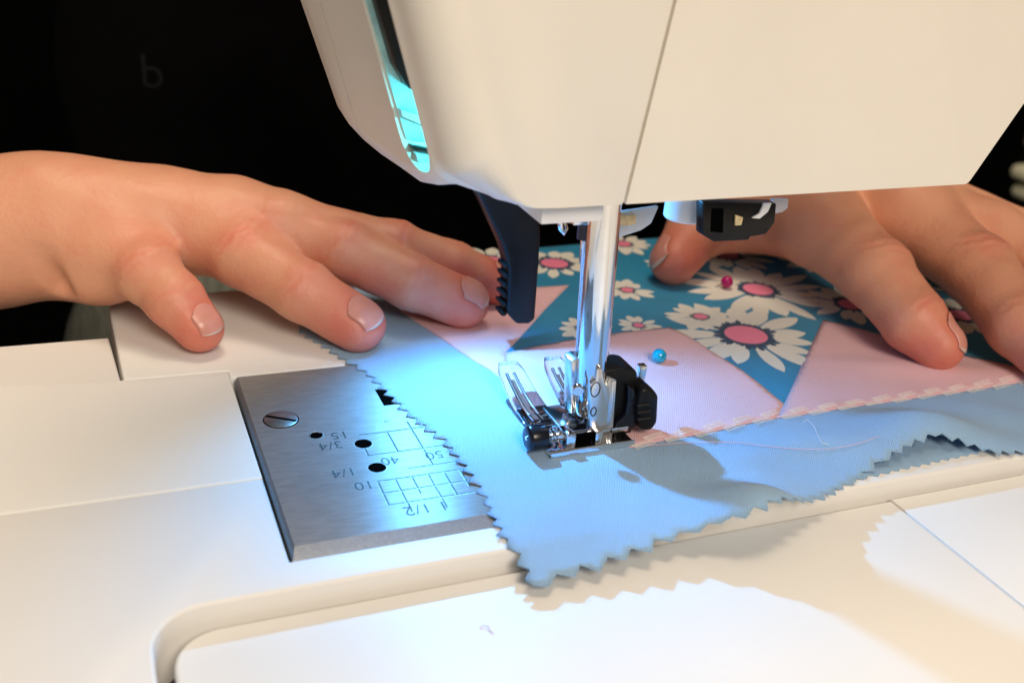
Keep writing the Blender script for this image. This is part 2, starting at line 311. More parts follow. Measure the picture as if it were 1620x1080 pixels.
def head_poly(Y):
    K = [(-12, -42.0, 71.0, -29.6, 64.0), (0.2, -42.6, 70.5, -30, 63.6), (1.8, -43.0, 69.2, -38.0, 66.2), (10, -43.4, 67.0, -39.0, 62.8), (20, -43.6, 65.8, -39.2, 60.0), (45, -49.3, 67.3, -42.8, 61.0), (60, -51.0, 70.0, -46.0, 63.2), (75, -51.0, 70.0, -46.0, 63.2)]
    v = [float(np.interp(Y, [k[0] for k in K], [k[i] for k in K])) for i in (1, 2, 3, 4)]
    lx = .31+.05*float(np.clip((Y-40)/20, 0, 1)); br = 64.4-2.5*float(np.clip(Y/45, 0, 1))
    b2 = float(np.interp(Y, [0.2, 1.8], [0, 1])); m2 = (-20+(-33.0+20)*b2, 63.7+3.3*b2); br = br+2.5*b2*0
    return [(v[0]-lx*(TOPZ-v[1]), TOPZ), (v[0], v[1]), (v[2], v[3]), m2, (91.5, br), (91.5+.565*(TOPZ-br), TOPZ)]
secs = []
for Y, d in ((-12, 7.5), (-11.6, 5.6), (-10.6, 3.9), (-9.0, 2.3), (-6.5, .9), (-3.0, .15), (0.2, 0), (1.0, 0), (1.8, 0), (3, 0), (6, 0), (10, 0), (15, 0), (20, 0), (30, 0), (40, 0), (50, 0), (58, .6), (64, 2.5), (68, 6), (70, 11)):
    P = inset(head_poly(Y), d) if d else head_poly(Y)
    if Y < 0:        # the lower rim stays nearly square, only the left corner is rounded
        P0 = inset(head_poly(Y), min(d, 1.1)*.8) if d else P
        P = [P[0], (P[1][0], P[1][1]+.35*d), (P[2][0], P0[2][1]), P0[3], P0[4], P0[5]]
    secs.append([(x, Y, z) for x, z in fillet(P, [3, 6, 4 if Y > 1 else 6, 3, 2.0, 3])])
n = len(secs[0]); V = [p for s in secs for p in s]
F = [[i*n+k, (i+1)*n+k, (i+1)*n+(k+1) % n, i*n+(k+1) % n] for i in range(len(secs)-1) for k in range(n)]
F += [list(range(n)), [(len(secs)-1)*n+k for k in range(n)][::-1]]
def mesh_obj(V, F):
    me = bpy.data.meshes.new('tmp'); me.from_pydata([tuple(v) for v in V], [], F); bm = bmesh.new(); bm.from_mesh(me); bmesh.ops.recalc_face_normals(bm, faces=bm.faces[:]); bm.to_mesh(me); bm.free()
    o = bpy.data.objects.new('tmp', me); COL.objects.link(o); return o
hd = mesh_obj(V, F); cutters = []
def cutter(mb):
    o = mesh_obj(mb.v, mb.f); cutters.append(o); md = hd.modifiers.new('b', 'BOOLEAN'); md.operation = 'DIFFERENCE'; md.solver = 'EXACT'; md.object = o
# take-up slot in the left face: leaning, with a rounded lower end
lean = lambda z: -44-.33*(z-70)
bm = bmesh.new(); prof = [(a, 67.0+(b-67.0)*.8) for a, b in arc(10.3, 75.1, 8.1, 180, 360, 10)] + [(18.4, TOPZ-20), (2.2, TOPZ-20)]
lo_ = [bm.verts.new((lean(b)-25, a, b)) for a, b in prof]; hi_ = [bm.verts.new((lean(b)+16, a, b)) for a, b in prof]
bm.faces.new(lo_); bm.faces.new(hi_[::-1])
for k in range(len(prof)): bm.faces.new((lo_[k], hi_[k], hi_[(k+1) % len(prof)], lo_[(k+1) % len(prof)]))
cutter(MB().bm(bm))
# seam down the rear face
a, b = np.array([-5.2, 60.0]), np.array([15.4, 210.0]); dd = np.array([.5, 0])
m = MB(); m.add([(a[0]-.45, -14, a[1]), (a[0]+.45, -14, a[1]), (b[0]+.45, -14, b[1]), (b[0]-.45, -14, b[1]), (a[0]-.45, -10.6, a[1]), (a[0]+.45, -10.6, a[1]), (b[0]+.45, -10.6, b[1]), (b[0]-.45, -10.6, b[1])],
  [(0, 1, 2, 3), (4, 7, 6, 5), (0, 4, 5, 1), (1, 5, 6, 2), (2, 6, 7, 3), (3, 7, 4, 0)]); cutter(m)
# seam between the two shells on the left face
m = MB(); zz = np.linspace(50, 200, 2)
bm = bmesh.new()
pr = [(lean(50)-30, 50), (lean(50)+6, 50), (lean(68)-2.6, 68), (lean(200)-2.6-2.6, 200), (lean(200)-30, 200)]
m = MB().prism(pr, 43.0, 43.55); cutter(m)
bv = hd.modifiers.new('v', 'BEVEL'); bv.width = 0.7; bv.segments = 3; bv.limit_method = 'ANGLE'; bv.angle_limit = math.radians(48)
dg = bpy.context.evaluated_depsgraph_get(); dg.update(); me = hd.evaluated_get(dg).to_mesh()
HV = [v.co[:] for v in me.vertices]; HF = [list(p.vertices) for p in me.polygons]
for c in cutters+[hd]: bpy.data.objects.remove(c)
head = build('head_cover', HV, HF, M['plastic'], machine, 38)
# things seen in the slot
SW = 18.3
def slotpiece(name, pts, y0, y1, mat, bev=.12): MB().prism([(lean(z)+x, z) for x, z in pts], y0, y1, bev).build(name, M[mat], head)
slotpiece('take_up_guard', [(1.6, 88.5), (3.2, 84), (15.5, 80), (15.5, 200), (1.6, 200)], 13.0, SW-.1, 'black', .3)
slotpiece('teal_lit_chassis', [(.3, 72), (15.5, 69), (15.5, 115), (.3, 115)], SW-.6, SW-.05, 'teal')
slotpiece('thread_guide_plate', [(.6, 77.5), (15, 70.5), (15, 74.0), (.6, 79.0)], SW-2.2, SW-.7, 'frost')
slotpiece('slot_edge_wire', [(.5, 70.6), (15, 67.2), (15, 67.8), (.5, 71.2)], SW-3, SW-.7, 'black', .05)
slotpiece('slot_floor', [(.6, 65.8), (15, 64.0), (15, 66.6), (.6, 69.8)], SW-4.5, SW-.7, 'frost')

# ------------------------------------------------------------------ bar, needle and what hangs under the head
bt, bb = np.array([-2.9, 0, 66]), np.array([-0.4, 0, 7.0])
m = MB(); m.tube([bb, bb+(bt-bb)*.02, bt], [3.4, 3.75, 3.75], 40); bar = m.build('presser_bar', M['chrome'], machine)
nb0, nb1 = Py(926, 340, 9), Py(918, 560, 9)
m = MB(); q = nb0+(nb1-nb0)*.16; m.tube([nb0+np.array([0, 0, 8]), q], 1.9, 20); m.build('needle_bar', M['navy'], machine)
m = MB(); e = Py(908, 650, 9); m.tube([q, q+(e-q)*.12, q+(e-q)*.14, q+(e-q)*.9, e], [1.0, 1.0, .62, .5, .12], 14); m.build('needle', M['nickel'], machine)
m = MB()                                               # thread from needle clamp
m.tube([q+np.array([-.9, -1.2, 1]), q*.6+e*.4+np.array([-1.1, -1.2, 0]), e*.9+q*.1+np.array([-.8, -1.0, 0])], .14, 6); m.build('top_thread', M['pinkthread'], machine)
# lifter lever, black, with ridges
LY = 48.0
def L2(x, y): p = Py(x, y, LY); return (p[0], p[2])
lev = MB(); lev.prism([L2(735, 262), L2(846, 262), L2(856, 372), L2(853, 420), L2(847, 505), L2(838, 513), L2(818, 513), L2(803, 497), L2(806, 425), L2(798, 392), L2(762, 316)], LY, LY+7.0, .8, seg=3)
lever = lev.build('lifter_lever', M['black'], machine, 40)
for k in range(6):
    a = L2(806-1.0*k, 424+15.0*k); MB().box(a[0]-1.1, a[0]+.5, LY+.8, LY+6.4, a[1]-.55, a[1]+.55, .3).build('grip_ridge', M['black'], lever)
# rim plate, thread hook, clear guard, white post, threader block
a = Py(850, 349, -6); b = Py(908, 347, -6)
MB().box(a[0], b[0]+6, -8, 30, a[2]-.3, a[2]+3.2, .4).build('under_plate', M['white'], machine)
h0 = Py(886, 350, 34); m = MB(); pts = [h0+np.array(v) for v in ((0, 0, 3), (-.1, 0, 0), (.3, -.2, -2), (1.3, -.3, -3.2), (2.0, -.2, -2.0), (1.4, 0, -.4))]; m.tube(pts, [.9, .85, .8, .7, .55, .4], 12); m.build('thread_hook', M['chrome'], machine)
a = Py(905, 350, 4); MB().box(a[0], a[0]+7.0, 3.0, 7.5, a[2]-.8, a[2]+4, .3).build('needle_clamp', M['nickel'], machine)
def P6(pts, Y): return [(Py(x, y, Y)[0], Py(x, y, Y)[2]) for x, y in pts]
MB().prism(P6([(975, 335), (1040, 325), (1028, 352), (1012, 363), (978, 374)], 8), 7.2, 8.6, .25).build('clear_guard', M['frost'], machine)
MB().prism(P6([(978, 338), (1004, 338), (1004, 352), (990, 356), (978, 356)], 4), 3, 6, .3).build('guard_mount', M['tan'], machine)
a = Py(1083, 345, 10); MB().lathe((a[0], 10, a[2]-.2), (0, 0, 1), [(0, 4.2), (.25, 5.0), (.7, 5.35), (9, 5.35)], 36).build('white_post', M['white'], machine)
TY = -2.0
blk = MB(); blk.prism(P6([(1113, 320), (1112, 372), (1130, 383), (1185, 380), (1187, 375), (1212, 371), (1226, 352), (1229, 322)], TY), TY, TY+3.5, .4)
blk = blk.build('threader_block', M['black'], machine, 40)
MB().prism(P6([(1126, 330), (1124, 366), (1143, 368), (1144, 330)], TY-.05), TY-.35, TY-.02, .1).build('block_recess_shade', M['hole'], blk)
MB().prism(P6([(1162, 339), (1174, 343), (1171, 355), (1161, 356)], TY-.1), TY-.7, TY-.02, .15).build('block_chip', M['tan'], blk)
MB().prism(P6([(1207, 321), (1219, 320), (1213, 334), (1200, 345), (1188, 344), (1200, 337)], TY-.1), TY-.7, TY-.02, .12).build('block_arc', M['white'], blk)
MB().prism(P6([(1222, 315), (1248, 315), (1246, 330), (1238, 336), (1228, 338)], 4), 4, 5.2, .2).build('clear_tab', M['frost'], machine)
m = MB(); m.lathe((LED[0], LED[1], LED[2]+.6), (0, 0, 1), [(0, 3.6), (.4, 4.0), (4, 4.0)], 28); m.build('lamp_lens', M['frost'], machine)

# ------------------------------------------------------------------ presser foot and its holder
foot = MB()
# sole: flat metal skid with an up-turned rear edge
bm = bmesh.new()
for sx0, sx1 in ((-14.2, -6.0), (-1.5, 8.4)):
    pass
bm.free()
prof = [(-8.6, 1.0), (-8.2, 1.9), (-6.5, 1.2), (-4, 1.05), (10, 1.05), (14, 1.3)]
V = []; Fc = []
for y, z in prof: V += [(-14.0, y, z+.55), (8.6, y, z+.55), (8.6, y, z-.55), (-14.0, y, z-.55)]
for i in range(len(prof)-1):
    for k in range(4): Fc.append([i*4+k, i*4+(k+1) % 4, (i+1)*4+(k+1) % 4, (i+1)*4+k])
Fc += [[3, 2, 1, 0], [(len(prof)-1)*4+k for k in range(4)]]
foot.add(V, Fc); foot = foot.build('presser_foot', M['chrome'], machine, 30)
MB().box(-14.0, 8.4, -5.2, -3.4, 3.0, 4.7, .5).build('cross_bar', M['chrome'], foot)
MB().box(-9.6, -7.0, -7.2, -2.0, 1.5, 5.6, .45).build('foot_lug', M['chrome'], foot)
MB().box(-1.8, 0.2, -7.2, -1.5, 1.5, 5.4, .4).build('foot_lug', M['chrome'], foot)
MB().box(-9.0, -4.2, -1.5, 9, 3.9, 5.0, .35).build('top_plate', M['nickel'], foot)
MB().box(-7.2, -2.0, -6.0, -5.0, 1.6, 4.6, .2).build('recess_shade', M['hole'], foot)
m = MB(); m.lathe((-19.2, -4.0, 4.4), (1, 0, 0), [(.4, 1.0), (.45, 2.5), (.8, 3.0), (1.4, 3.2), (4.6, 3.2), (5.2, 3.0), (5.45, 2.5), (5.5, .1)], 36); knob = m.build('lock_button', M['navy'], foot, 40)
MB().lathe((-18.95, -4.0, 4.4), (1, 0, 0), [(0, .1), (.02, .45), (.3, .55)], 14).build('button_pin', M['chrome'], knob)
m = MB(); m.tube([(-13.2+3.0*t, -4+1.5*math.cos(t*2*math.pi*3.5), 4.4+1.5*math.sin(t*2*math.pi*3.5)) for t in np.linspace(0, 1, 70)], .28, 8); m.build('button_spring', M['chrome'], foot)
m = MB(); m.tube([(-13.5, -4, 4.4), (-7, -4, 4.4)], .75, 16); m.build('button_shaft', M['chrome'], foot)
# clear toes curving up towards the sewer
def toe(x0, x1, tipx0, tipx1):
    ys = np.linspace(6, 26, 15); top = []; V = []
    for y in ys:
        s = (y-6)/20; z = 1.0+8.2*s**1.7; xa = x0+(tipx0-x0)*s; xb = x1+(tipx1-x1)*s
        rr = 1-.25*max(0, (s-.86)/.14)**2; xm = (xa+xb)/2; w = (xb-xa)/2*rr
        for t in (-1, -.85, .85, 1): V.append((xm+w*t, y, z+(.75 if abs(t) < .9 else .45)))
        for t in (1, .85, -.85, -1): V.append((xm+w*t, y, z-(.75 if abs(t) < .9 else .45)))
    F = []
    for i in range(len(ys)-1):
        for k in range(8): F.append([i*8+k, i*8+(k+1) % 8, (i+1)*8+(k+1) % 8, (i+1)*8+k])
    F += [list(range(8))[::-1], [(len(ys)-1)*8+k for k in range(8)]]
    t = MB().add(V, F).build('clear_toe', M['clear'], foot, 40)
    for fx in (.22, .5):                                           # metal ribs within the toe
        P = []
        for y in np.linspace(6.5, 22.5, 12):
            s = (y-6)/20; P.append(((x0+(x1-x0)*fx)*(1-s)+(tipx0+(tipx1-tipx0)*fx)*s, y, 2.2+8.2*s**1.7))
        MB().tube(P, [.42]*12, 8).build('toe_rib', M['chrome'], t)
    P = []
    ya, yb = 7, 21; V = []; 
    for i, y in enumerate(np.linspace(ya, yb, 9)):
        s = (y-6)/20; z = 1.95+8.2*s**1.7
        for fx in (.18, .42): V.append(((x0+(x1-x0)*fx)*(1-s)+(tipx0+(tipx1-tipx0)*fx)*s, y, z))
    MB().add(V, [[2*i, 2*i+1, 2*i+3, 2*i+2] for i in range(8)]).build('toe_insert', M['nickel'], t)
toe(-14.2, -4.6, -15.6, -8.8); toe(-1.2, 8.0, -2.4, 3.8)
MB().box(-14.1, 8.2, 5.5, 9.5, 1.55, 3.0, .5).build('toe_bridge', M['clear'], foot)
# holder
hold = MB()
def H(x, y, Y): p = Py(x, y, Y); return (p[0], p[2])
hold.prism([H(932, 604, -3.6), H(940, 598, -3.6), H(942, 581, -3.6), H(947, 577, -3.6), H(951, 583, -3.6), H(952, 600, -3.6), H(957, 606, -3.6), H(961, 594, -3.6), H(972, 597, -3.6), H(966, 660, -3.6), H(958, 702, -3.6), H(930, 672, -3.6)], -4.6, -3.2, .28)
hold = hold.build('foot_holder', M['satin'], machine, 35)
a, b = H(968, 597, -3.6), H(961, 700, -3.6)
MB().prism([(a[0]-.6, a[1]), (a[0]+.5, a[1]), (b[0]+.5, b[1]), (b[0]-.6, b[1])], -5.2, 4, .3).build('holder_flange', M['satin'], hold)
for px, py, rr in ((942, 616, 1.5), (939, 651, .9)):
    c = Py(px, py, -4.65); m = MB(); m.tube([(c[0]+rr*.8*math.cos(t), -4.66, c[2]+rr*1.3*math.sin(t)) for t in np.linspace(0, 2*math.pi, 24)], .16, 6, cap=False); m.build('holder_hole', M['engrave'], hold)
a, b = Py(905, 568, 3), Py(904, 652, 3)
MB().prism([(b[0]-.6, b[2]), (a[0]-.6, a[2]), (a[0]+1.0, a[2]+.6), (a[0]+2.8, a[2]+.4), (b[0]+3.2, b[2])], 2.0, 6.5, .35).build('side_shank', M['satin'], hold)
c = Py(917, 618, -3.4); MB().lathe((c[0], c[1]+1, c[2]), (-.35, -1, 0), [(0, 1.5), (.9, 1.5), (1.2, 1.2), (1.25, .05)], 20).build('holder_screw', M['chrome'], hold)
clip = MB(); clip.prism([H(950, 592, -2), H(955, 583, -2), H(990, 578, -2), H(1000, 580, -2), H(1006, 587, -2), H(1006, 606, -2), H(997, 630, -2), H(999, 660, -2), H(995, 698, -2), H(968, 706, -2), H(968, 614, -2), H(950, 614, -2)], -3.0, 5, .6, seg=3)
clip = clip.build('release_clip', M['black'], hold, 40)
kn = MB(); kn.prism([H(1010, 612, -5), H(1026, 608, -5), H(1038, 622, -5), H(1036, 664, -5), H(1027, 677, -5), H(1009, 677, -5), H(1004, 645, -5)], -6.6, 0.5, 1.0, seg=3)
kn.build('clip_knob', M['black'], hold, 40)
for k in range(3):
    c = Py(1020, 640+11*k, -6.7); MB().box(c[0]-2.0, c[0]+1.6, -6.85, -6.5, c[2]-.25, c[2]+.25, .1).build('knob_ridge', M['gap'], hold)
MB().prism([H(992, 608, -4.2), H(1003, 614, -4.2), H(1008, 640, -4.2), H(1006, 672, -4.2), H(990, 684, -4.2), H(972, 678, -4.2), H(972, 668, -4.2), H(988, 655, -4.2), H(992, 630, -4.2)], -5.0, -3.0, .45, seg=3).build('clip_spring', M['navy'], hold, 40)
a = Py(1012, 590, 5); MB().box(a[0]-.6, a[0]+1.4, 4, 6, a[2]-2, a[2]+2.4, .2).build('clip_tab', M['nickel'], hold)

# ------------------------------------------------------------------ patchwork on the bed
def ss(a, b, x): t = np.clip((x-a)/(b-a), 0, 1); return t*t*(3-2*t)
def hcloth(x, y):
    z = 0.45 + 0.22*np.sin(x*.11+y*.05)*np.sin(y*.13-x*.04+1.0) + 0.25
    z = z - 0.22*np.maximum(0, -38-y)*ss(5, -25, x)
    z = z + 8.0*np.exp(-((x-20)/13.0)**2-((y+46)/13.0)**2)
    z = z + 5.5*np.exp(-((x-84)/20.0)**2-((y+24)/11.0)**2)
    z = z + 1.3*np.exp(-((x-46)/16.0)**2-((y+20)/5.0)**2)
    z = z + 0.9*np.exp(-((x+22)/5.0)**2-((y-22)/22.0)**2)*ss(-5, 15, y)
    z = z + 1.2*np.exp(-(((x-105)*.4+(y-12))/6.0)**2)*ss(80, 100, x)
    z = z + 0.8*np.exp(-((y+24)/13.0)**2)*ss(0, 14, x)*np.sin(x*.20+y*.17)
    z = z + 0.45*np.sin((x*.6-y)*.21+1.5*np.sin(x*.05))*np.exp(-((y+30)/16.0)**2)*ss(8, -8, x)
    z = z - 0.35*np.clip(y-122, 0, 14)
    z = z*(1-.6*np.exp(-((x+3)/14)**2-((y-4)/16)**2))+.3*np.exp(-((x+3)/14)**2-((y-4)/16)**2)
    return np.where(y > -38.5, np.maximum(z, .5), z)
def Ph(px, py, dz=0.0):
    z = 0.6
    for _ in range(60):
        p = Pz(px, py, z); z = .6*z+.4*(float(hcloth(p[0], p[1]))+dz)
    return Pz(px, py, z)
def pix(pts): return [tuple(Ph(*p)[:2]) for p in pts]
def pinked(poly, pitch, amp):
    P = [np.array(p) for p in poly]; out = []; acc = 0; sgn = 1
    for i in range(len(P)-1):
        L = np.linalg.norm(P[i+1]-P[i]); d = (P[i+1]-P[i])/L; nrm = np.array([-d[1], d[0]]); k = max(2, int(round(L/(pitch/2))))
        for j in range(k):
            out.append(tuple(P[i]+d*(L*(j+random.uniform(-.12, .12)*(j > 0))/k)+nrm*amp*sgn*random.uniform(.6, 1.1))); sgn = -sgn
    out.append(tuple(P[-1])); return out
def smooth_line(pts, it=2):
    P = [np.array(p, float) for p in pts]
    for _ in range(it):
        Q = [P[0]]
        for a, b in zip(P[:-1], P[1:]): Q += [a*.75+b*.25, a*.25+b*.75]
        P = Q+[P[-1]]
    return [tuple(p) for p in P]
def seg_dist(Q, poly):
    d = np.full(len(Q), 1e9)
    for i in range(len(poly)):
        a = np.array(poly[i]); b = np.array(poly[(i+1) % len(poly)]); ab = b-a; t = np.clip(((Q-a)@ab)/(ab@ab+1e-9), 0, 1); d = np.minimum(d, np.linalg.norm(Q-(a+t[:, None]*ab), axis=1))
    return d
def inside(Q, poly):
    P = np.array(poly); c = np.zeros(len(Q), bool); j = len(P)-1
    for i in range(len(P)):
        a, b = P[i], P[j]; cond = ((a[1] > Q[:, 1]) != (b[1] > Q[:, 1])); xx = (b[0]-a[0])*(Q[:, 1]-a[1])/(b[1]-a[1]+1e-12)+a[0]; c ^= cond & (Q[:, 0] < xx); j = i
    return c
def cloth(name, poly, mat, parent, lift=0.0, pillow=0.3, step=1.7, thick=.32):
    out = []
    for i in range(len(poly)):               # resample the outline
        a, b = np.array(poly[i]), np.array(poly[(i+1) % len(poly)]); k = max(1, int(np.linalg.norm(b-a)/step)); out += [a+(b-a)*j/k for j in range(k)]
    B = np.array(out); lo, hi = B.min(0), B.max(0)
    gx, gy = np.meshgrid(np.arange(lo[0], hi[0], step), np.arange(lo[1], hi[1], step)); gx = gx+(np.arange(gx.shape[0]) % 2)[:, None]*step/2
    Q = np.stack([gx.ravel(), gy.ravel()], 1); Q = Q[inside(Q, poly)]; Q = Q[seg_dist(Q, poly) > step*.55]
    A = np.concatenate([B, Q]); nb = len(B)
    v, e, f, *_ = delaunay_2d_cdt([Vector(p) for p in A], [], [list(range(nb))], 1, 1e-5)
    A = np.array([tuple(p) for p in v]); d = seg_dist(A, poly)
    z = hcloth(A[:, 0], A[:, 1])+lift-pillow*np.exp(-d/1.3)
    fl = [list(t) for t in f]
    for t in fl:
        p, q, r = A[t[0]], A[t[1]], A[t[2]]
        if (q-p)[0]*(r-p)[1]-(q-p)[1]*(r-p)[0] < 0: t.reverse()
    o = build(name, np.column_stack([A, z]), fl, M[mat], parent, 180)
    s = o.modifiers.new('thickness', 'SOLIDIFY'); s.thickness = thick*MM; s.offset = -1
    return o
quilt = empty('patchwork_quilt', (40, 40, 0))
tag(quilt, 'pale blue, pink and teal daisy print cotton patchwork lying under the presser foot', 'patchwork')
seam = smooth_line(pix([(1000, 708), (1080, 692), (1160, 676), (1250, 658), (1380, 640), (1500, 622), (1640, 602), (1720, 590)]), 1)
leftseam = smooth_line(pix([(640, 497), (690, 530), (735, 563), (785, 592), (812, 622), (845, 668), (900, 704), (1000, 708)]), 1)
ledge = pinked(pix([(470, 520), (545, 568), (585, 592), (640, 650), (700, 695), (735, 735), (770, 795), (797, 852), (826, 890), (846, 925)]), 4.2, 1.25)
bedge = pinked(pix([(846, 925), (905, 905), (985, 878), (1060, 850), (1120, 826)]), 6.6, 1.7)
gedge = pinked(pix([(1120, 826), (1160, 818), (1210, 803), (1300, 786), (1345, 762), (1395, 728)]), 4.6, 1.1)
hedge = pinked(pix([(1395, 728), (1440, 702), (1480, 685), (1530, 700), (1580, 716), (1640, 713), (1720, 700)]), 4.2, .9)
under = lambda L, dy: [(x, y+dy) for x, y in L]
blue = ledge+bedge[1:]+gedge[1:]+hedge[1:]+[(seam[-1][0], seam[-1][1]+2)]+under(seam[::-1], 2.0)[1:]+[(x+1.6, y+1.2) for x, y in leftseam[::-1]][1:]+pix([(560, 452), (470, 500)])
cloth('blue_strip', blue, 'blue', quilt, 0, .05)
fr = MB(); frg = random.Random(5)
for E_ in (ledge, bedge, gedge, hedge):
    for p_, q_ in zip(E_[:-1], E_[1:]):
        for _ in range(3):
            t_ = frg.random(); x, y = p_[0]+(q_[0]-p_[0])*t_, p_[1]+(q_[1]-p_[1])*t_; dx, dy = frg.gauss(0, .5), frg.gauss(-.35, .5); z = float(hcloth(x, y))-.1
            fr.tube([(x, y, z), (x+dx*.5, y+dy*.5, z+frg.uniform(-.1, .3)), (x+dx+frg.gauss(0, .15), y+dy, z+frg.uniform(-.3, .5))], [.05, .045, .03], 4)
frayed = fr.build('frayed_threads', M['blue'], quilt); frayed['kind'] = 'stuff'
back = pinked([tuple(Pz(x, y, .35)[:2]) for x, y in [(1325, 765), (1420, 742), (1560, 712), (1720, 690)]], 3.4, .6)+[tuple(Pz(x, y, .35)[:2]) for x, y in [(1720, 640), (1420, 680)]]
BK = True
zig = dict(a=(900, 452), b=(800, 559), c=(915, 536), d=(1060, 519), e=(1130, 560), f=(1240, 640), g=(1302, 507), h=(1440, 545), i=(1720, 600))
daisy = pix([(640, 497), (585, 440), (700, 415), (780, 398), (900, 388), (1020, 378), (1120, 372), (1290, 368), (1420, 372), (1700, 380), (1760, 570), (1720, 604), (1440, 580), (1310, 545), (1243, 643), (1140, 610), (1060, 560), (900, 575), (770, 580), (700, 530)])
cloth('daisy_panel', daisy, 'print', quilt, 0.18, .1, 2.0)
pl = smooth_line(pix([zig['a'], (870, 482), (838, 518), zig['b']]), 1)
p1 = pix([(585, 448), (700, 462), (800, 458)])+pl+leftseam[:9][::-1]
i5 = min(range(len(leftseam)), key=lambda i: abs(leftseam[i][0]-pix([(812, 622)])[0][0])+abs(leftseam[i][1]-pix([(812, 622)])[0][1]))
p1 = pix([(585, 448), (700, 462), (800, 458)])+pl+leftseam[:i5+1][::-1]
cloth('pink_patch', p1, 'pink', quilt, .55, .25)
pe = smooth_line(pix([zig['d'], (1095, 535), zig['e'], (1190, 598), zig['f']]), 1)
k6 = min(range(len(seam)), key=lambda i: abs(seam[i][0]-pix([(1245, 659)])[0][0]))
p2 = pix([zig['b'], (860, 546), zig['c'], (990, 526)])+pe+seam[:k6+1][::-1]+leftseam[i5:-1][::-1]
cloth('pink_patch', p2, 'pink', quilt, .55, .25)
p3 = pix([zig['f'], (1272, 570), zig['g'], (1370, 524), zig['h'], (1580, 575), zig['i']])+seam[k6:][::-1]
cloth('pink_patch', p3, 'pink', quilt, .55, .25)

o = cloth('blue_backing', back, 'blue', quilt, 0, .05)
for v in o.data.vertices: v.co.z = (.35-WL[o.name][2])*MM

def daisy_print(px, py, R, rp, npet, seed, wide=1.0):
    c = Ph(px, py); rg = random.Random(seed); m = MB(); ph = rg.uniform(0, 6.28)
    def surf(pts, dz): return [(x, y, float(hcloth(x, y))+.18+dz) for x, y in pts]
    for k in range(npet):
        a = ph+2*math.pi*(k+rg.uniform(-.22, .22))/npet; l = R*rg.uniform(.82, 1.12); w = math.pi*R/npet*.70*wide*rg.uniform(.8, 1.15)
        P = []
        for s in np.linspace(0, 1, 8): P.append((rp*1.12+(l-rp*1.12)*s, w*(math.sin(math.pi*min(1, s*.86+.14)**1.35)**.75)*.9 if s < 1 else 0))
        out = P+[(x, -y) for x, y in P[::-1][1:]]
        pts = [(c[0]+x*math.cos(a)-y*math.sin(a), c[1]+x*math.sin(a)+y*math.cos(a)) for x, y in out]
        S = surf(pts, .10+.012*(k % 3)); mid = surf([(c[0]+math.cos(a)*(rp*1.2+l)/2, c[1]+math.sin(a)*(rp*1.2+l)/2)], .11+.012*(k % 3))
        m.add(S+mid, [[i, (i+1) % len(S), len(S)] for i in range(len(S))], 0)
        a2 = a+math.pi/npet                          # dark sliver between petals
    n = npet*2
    for k in range(n):
        a = ph+math.pi*2*(k+.5)/n; l = rp*rg.uniform(1.3, 1.75); w = rp*.12
        pts = [(rp*.8, -w), (l*.9, -w*1.1), (l, 0), (l*.9, w*1.1), (rp*.8, w)]; pts = [(c[0]+x*math.cos(a)-y*math.sin(a), c[1]+x*math.sin(a)+y*math.cos(a)) for x, y in pts]
        m.add(surf(pts, .16), [[0, 1, 2, 3, 4]], 1)
    pts = [(c[0]+1.08*rp*math.cos(t), c[1]+1.08*rp*math.sin(t)) for t in np.linspace(0, 2*math.pi, 25)[:-1]]; m.add(surf(pts, .165)+surf([c[:2]], .165), [[i, (i+1) % 24, 24] for i in range(24)], 1)
    pts = [(c[0]+rp*math.cos(t)*1.04, c[1]+rp*math.sin(t)*.97) for t in np.linspace(0, 2*math.pi, 25)[:-1]]; m.add(surf(pts, .20)+surf([c[:2]], .20), [[i, (i+1) % 24, 24] for i in range(24)], 2)
    return m.build('printed_daisy', [M['petal'], M['navyprint'], M['pinkprint']], quilt, None)
for i, a in enumerate([(1180, 531, 25, 7.2, 15), (1199, 459, 26, 5.6, 16), (1108, 502, 11.5, 2.4, 11), (877, 418, 14.5, 5.2, 12), (992, 460, 9, 2.2, 10), (986, 387, 12, 3, 12), (1150, 404, 16, 4.6, 13), (925, 521, 9, 2.4, 11), (775, 412, 14, 4, 12),
                      (1345, 483, 17, 4.5, 14), (1010, 516, 7, 1.8, 10), (1300, 410, 18, 5, 14), (1430, 455, 14, 4, 13), (1520, 500, 16, 4.6, 13), (1055, 420, 8, 2, 10), (1620, 545, 14, 4, 12)]): daisy_print(a[0], a[1], a[2], a[3]*.92, a[4], seed=11+i)

# embroidered seam: rows of little thread bars
S = [np.array(p) for p in seam]; cum = [0]
for a, b in zip(S[:-1], S[1:]): cum.append(cum[-1]+np.linalg.norm(b-a))
def along(t):
    i = min(len(S)-2, max(0, next((k for k in range(len(cum)-1) if cum[k+1] >= t), len(S)-2))); d = (S[i+1]-S[i])/np.linalg.norm(S[i+1]-S[i]); return S[i]+d*(t-cum[i]), d
t = 3.0; k = 0
while t < cum[-1]-2:
    p, d = along(t); nrm = np.array([-d[1], d[0]]); row = 1.9 if k % 2 else -0.6; m = MB()
    for j in range(3):
        off = (row+.85*j-.8); sl = random.uniform(-.3, .3); a = p-d*(3.1+sl)+nrm*(off-.35); b = p+d*(3.1-sl)+nrm*(off+.45)
        m.tube([(a[0], a[1], float(hcloth(*a))+.55), ((a[0]+b[0])/2, (a[1]+b[1])/2, float(hcloth(*(a+b)/2))+.70), (b[0], b[1], float(hcloth(*b))+.55)], .085, 6)
        if j < 2:
            c2 = p-d*(3.1+sl)+nrm*(off+.27); m.tube([(b[0], b[1], float(hcloth(*b))+.55), (c2[0], c2[1], float(hcloth(*c2))+.6)], .05, 5)
    m.build('stitch', M['thread'], quilt); t += 4.6; k += 1
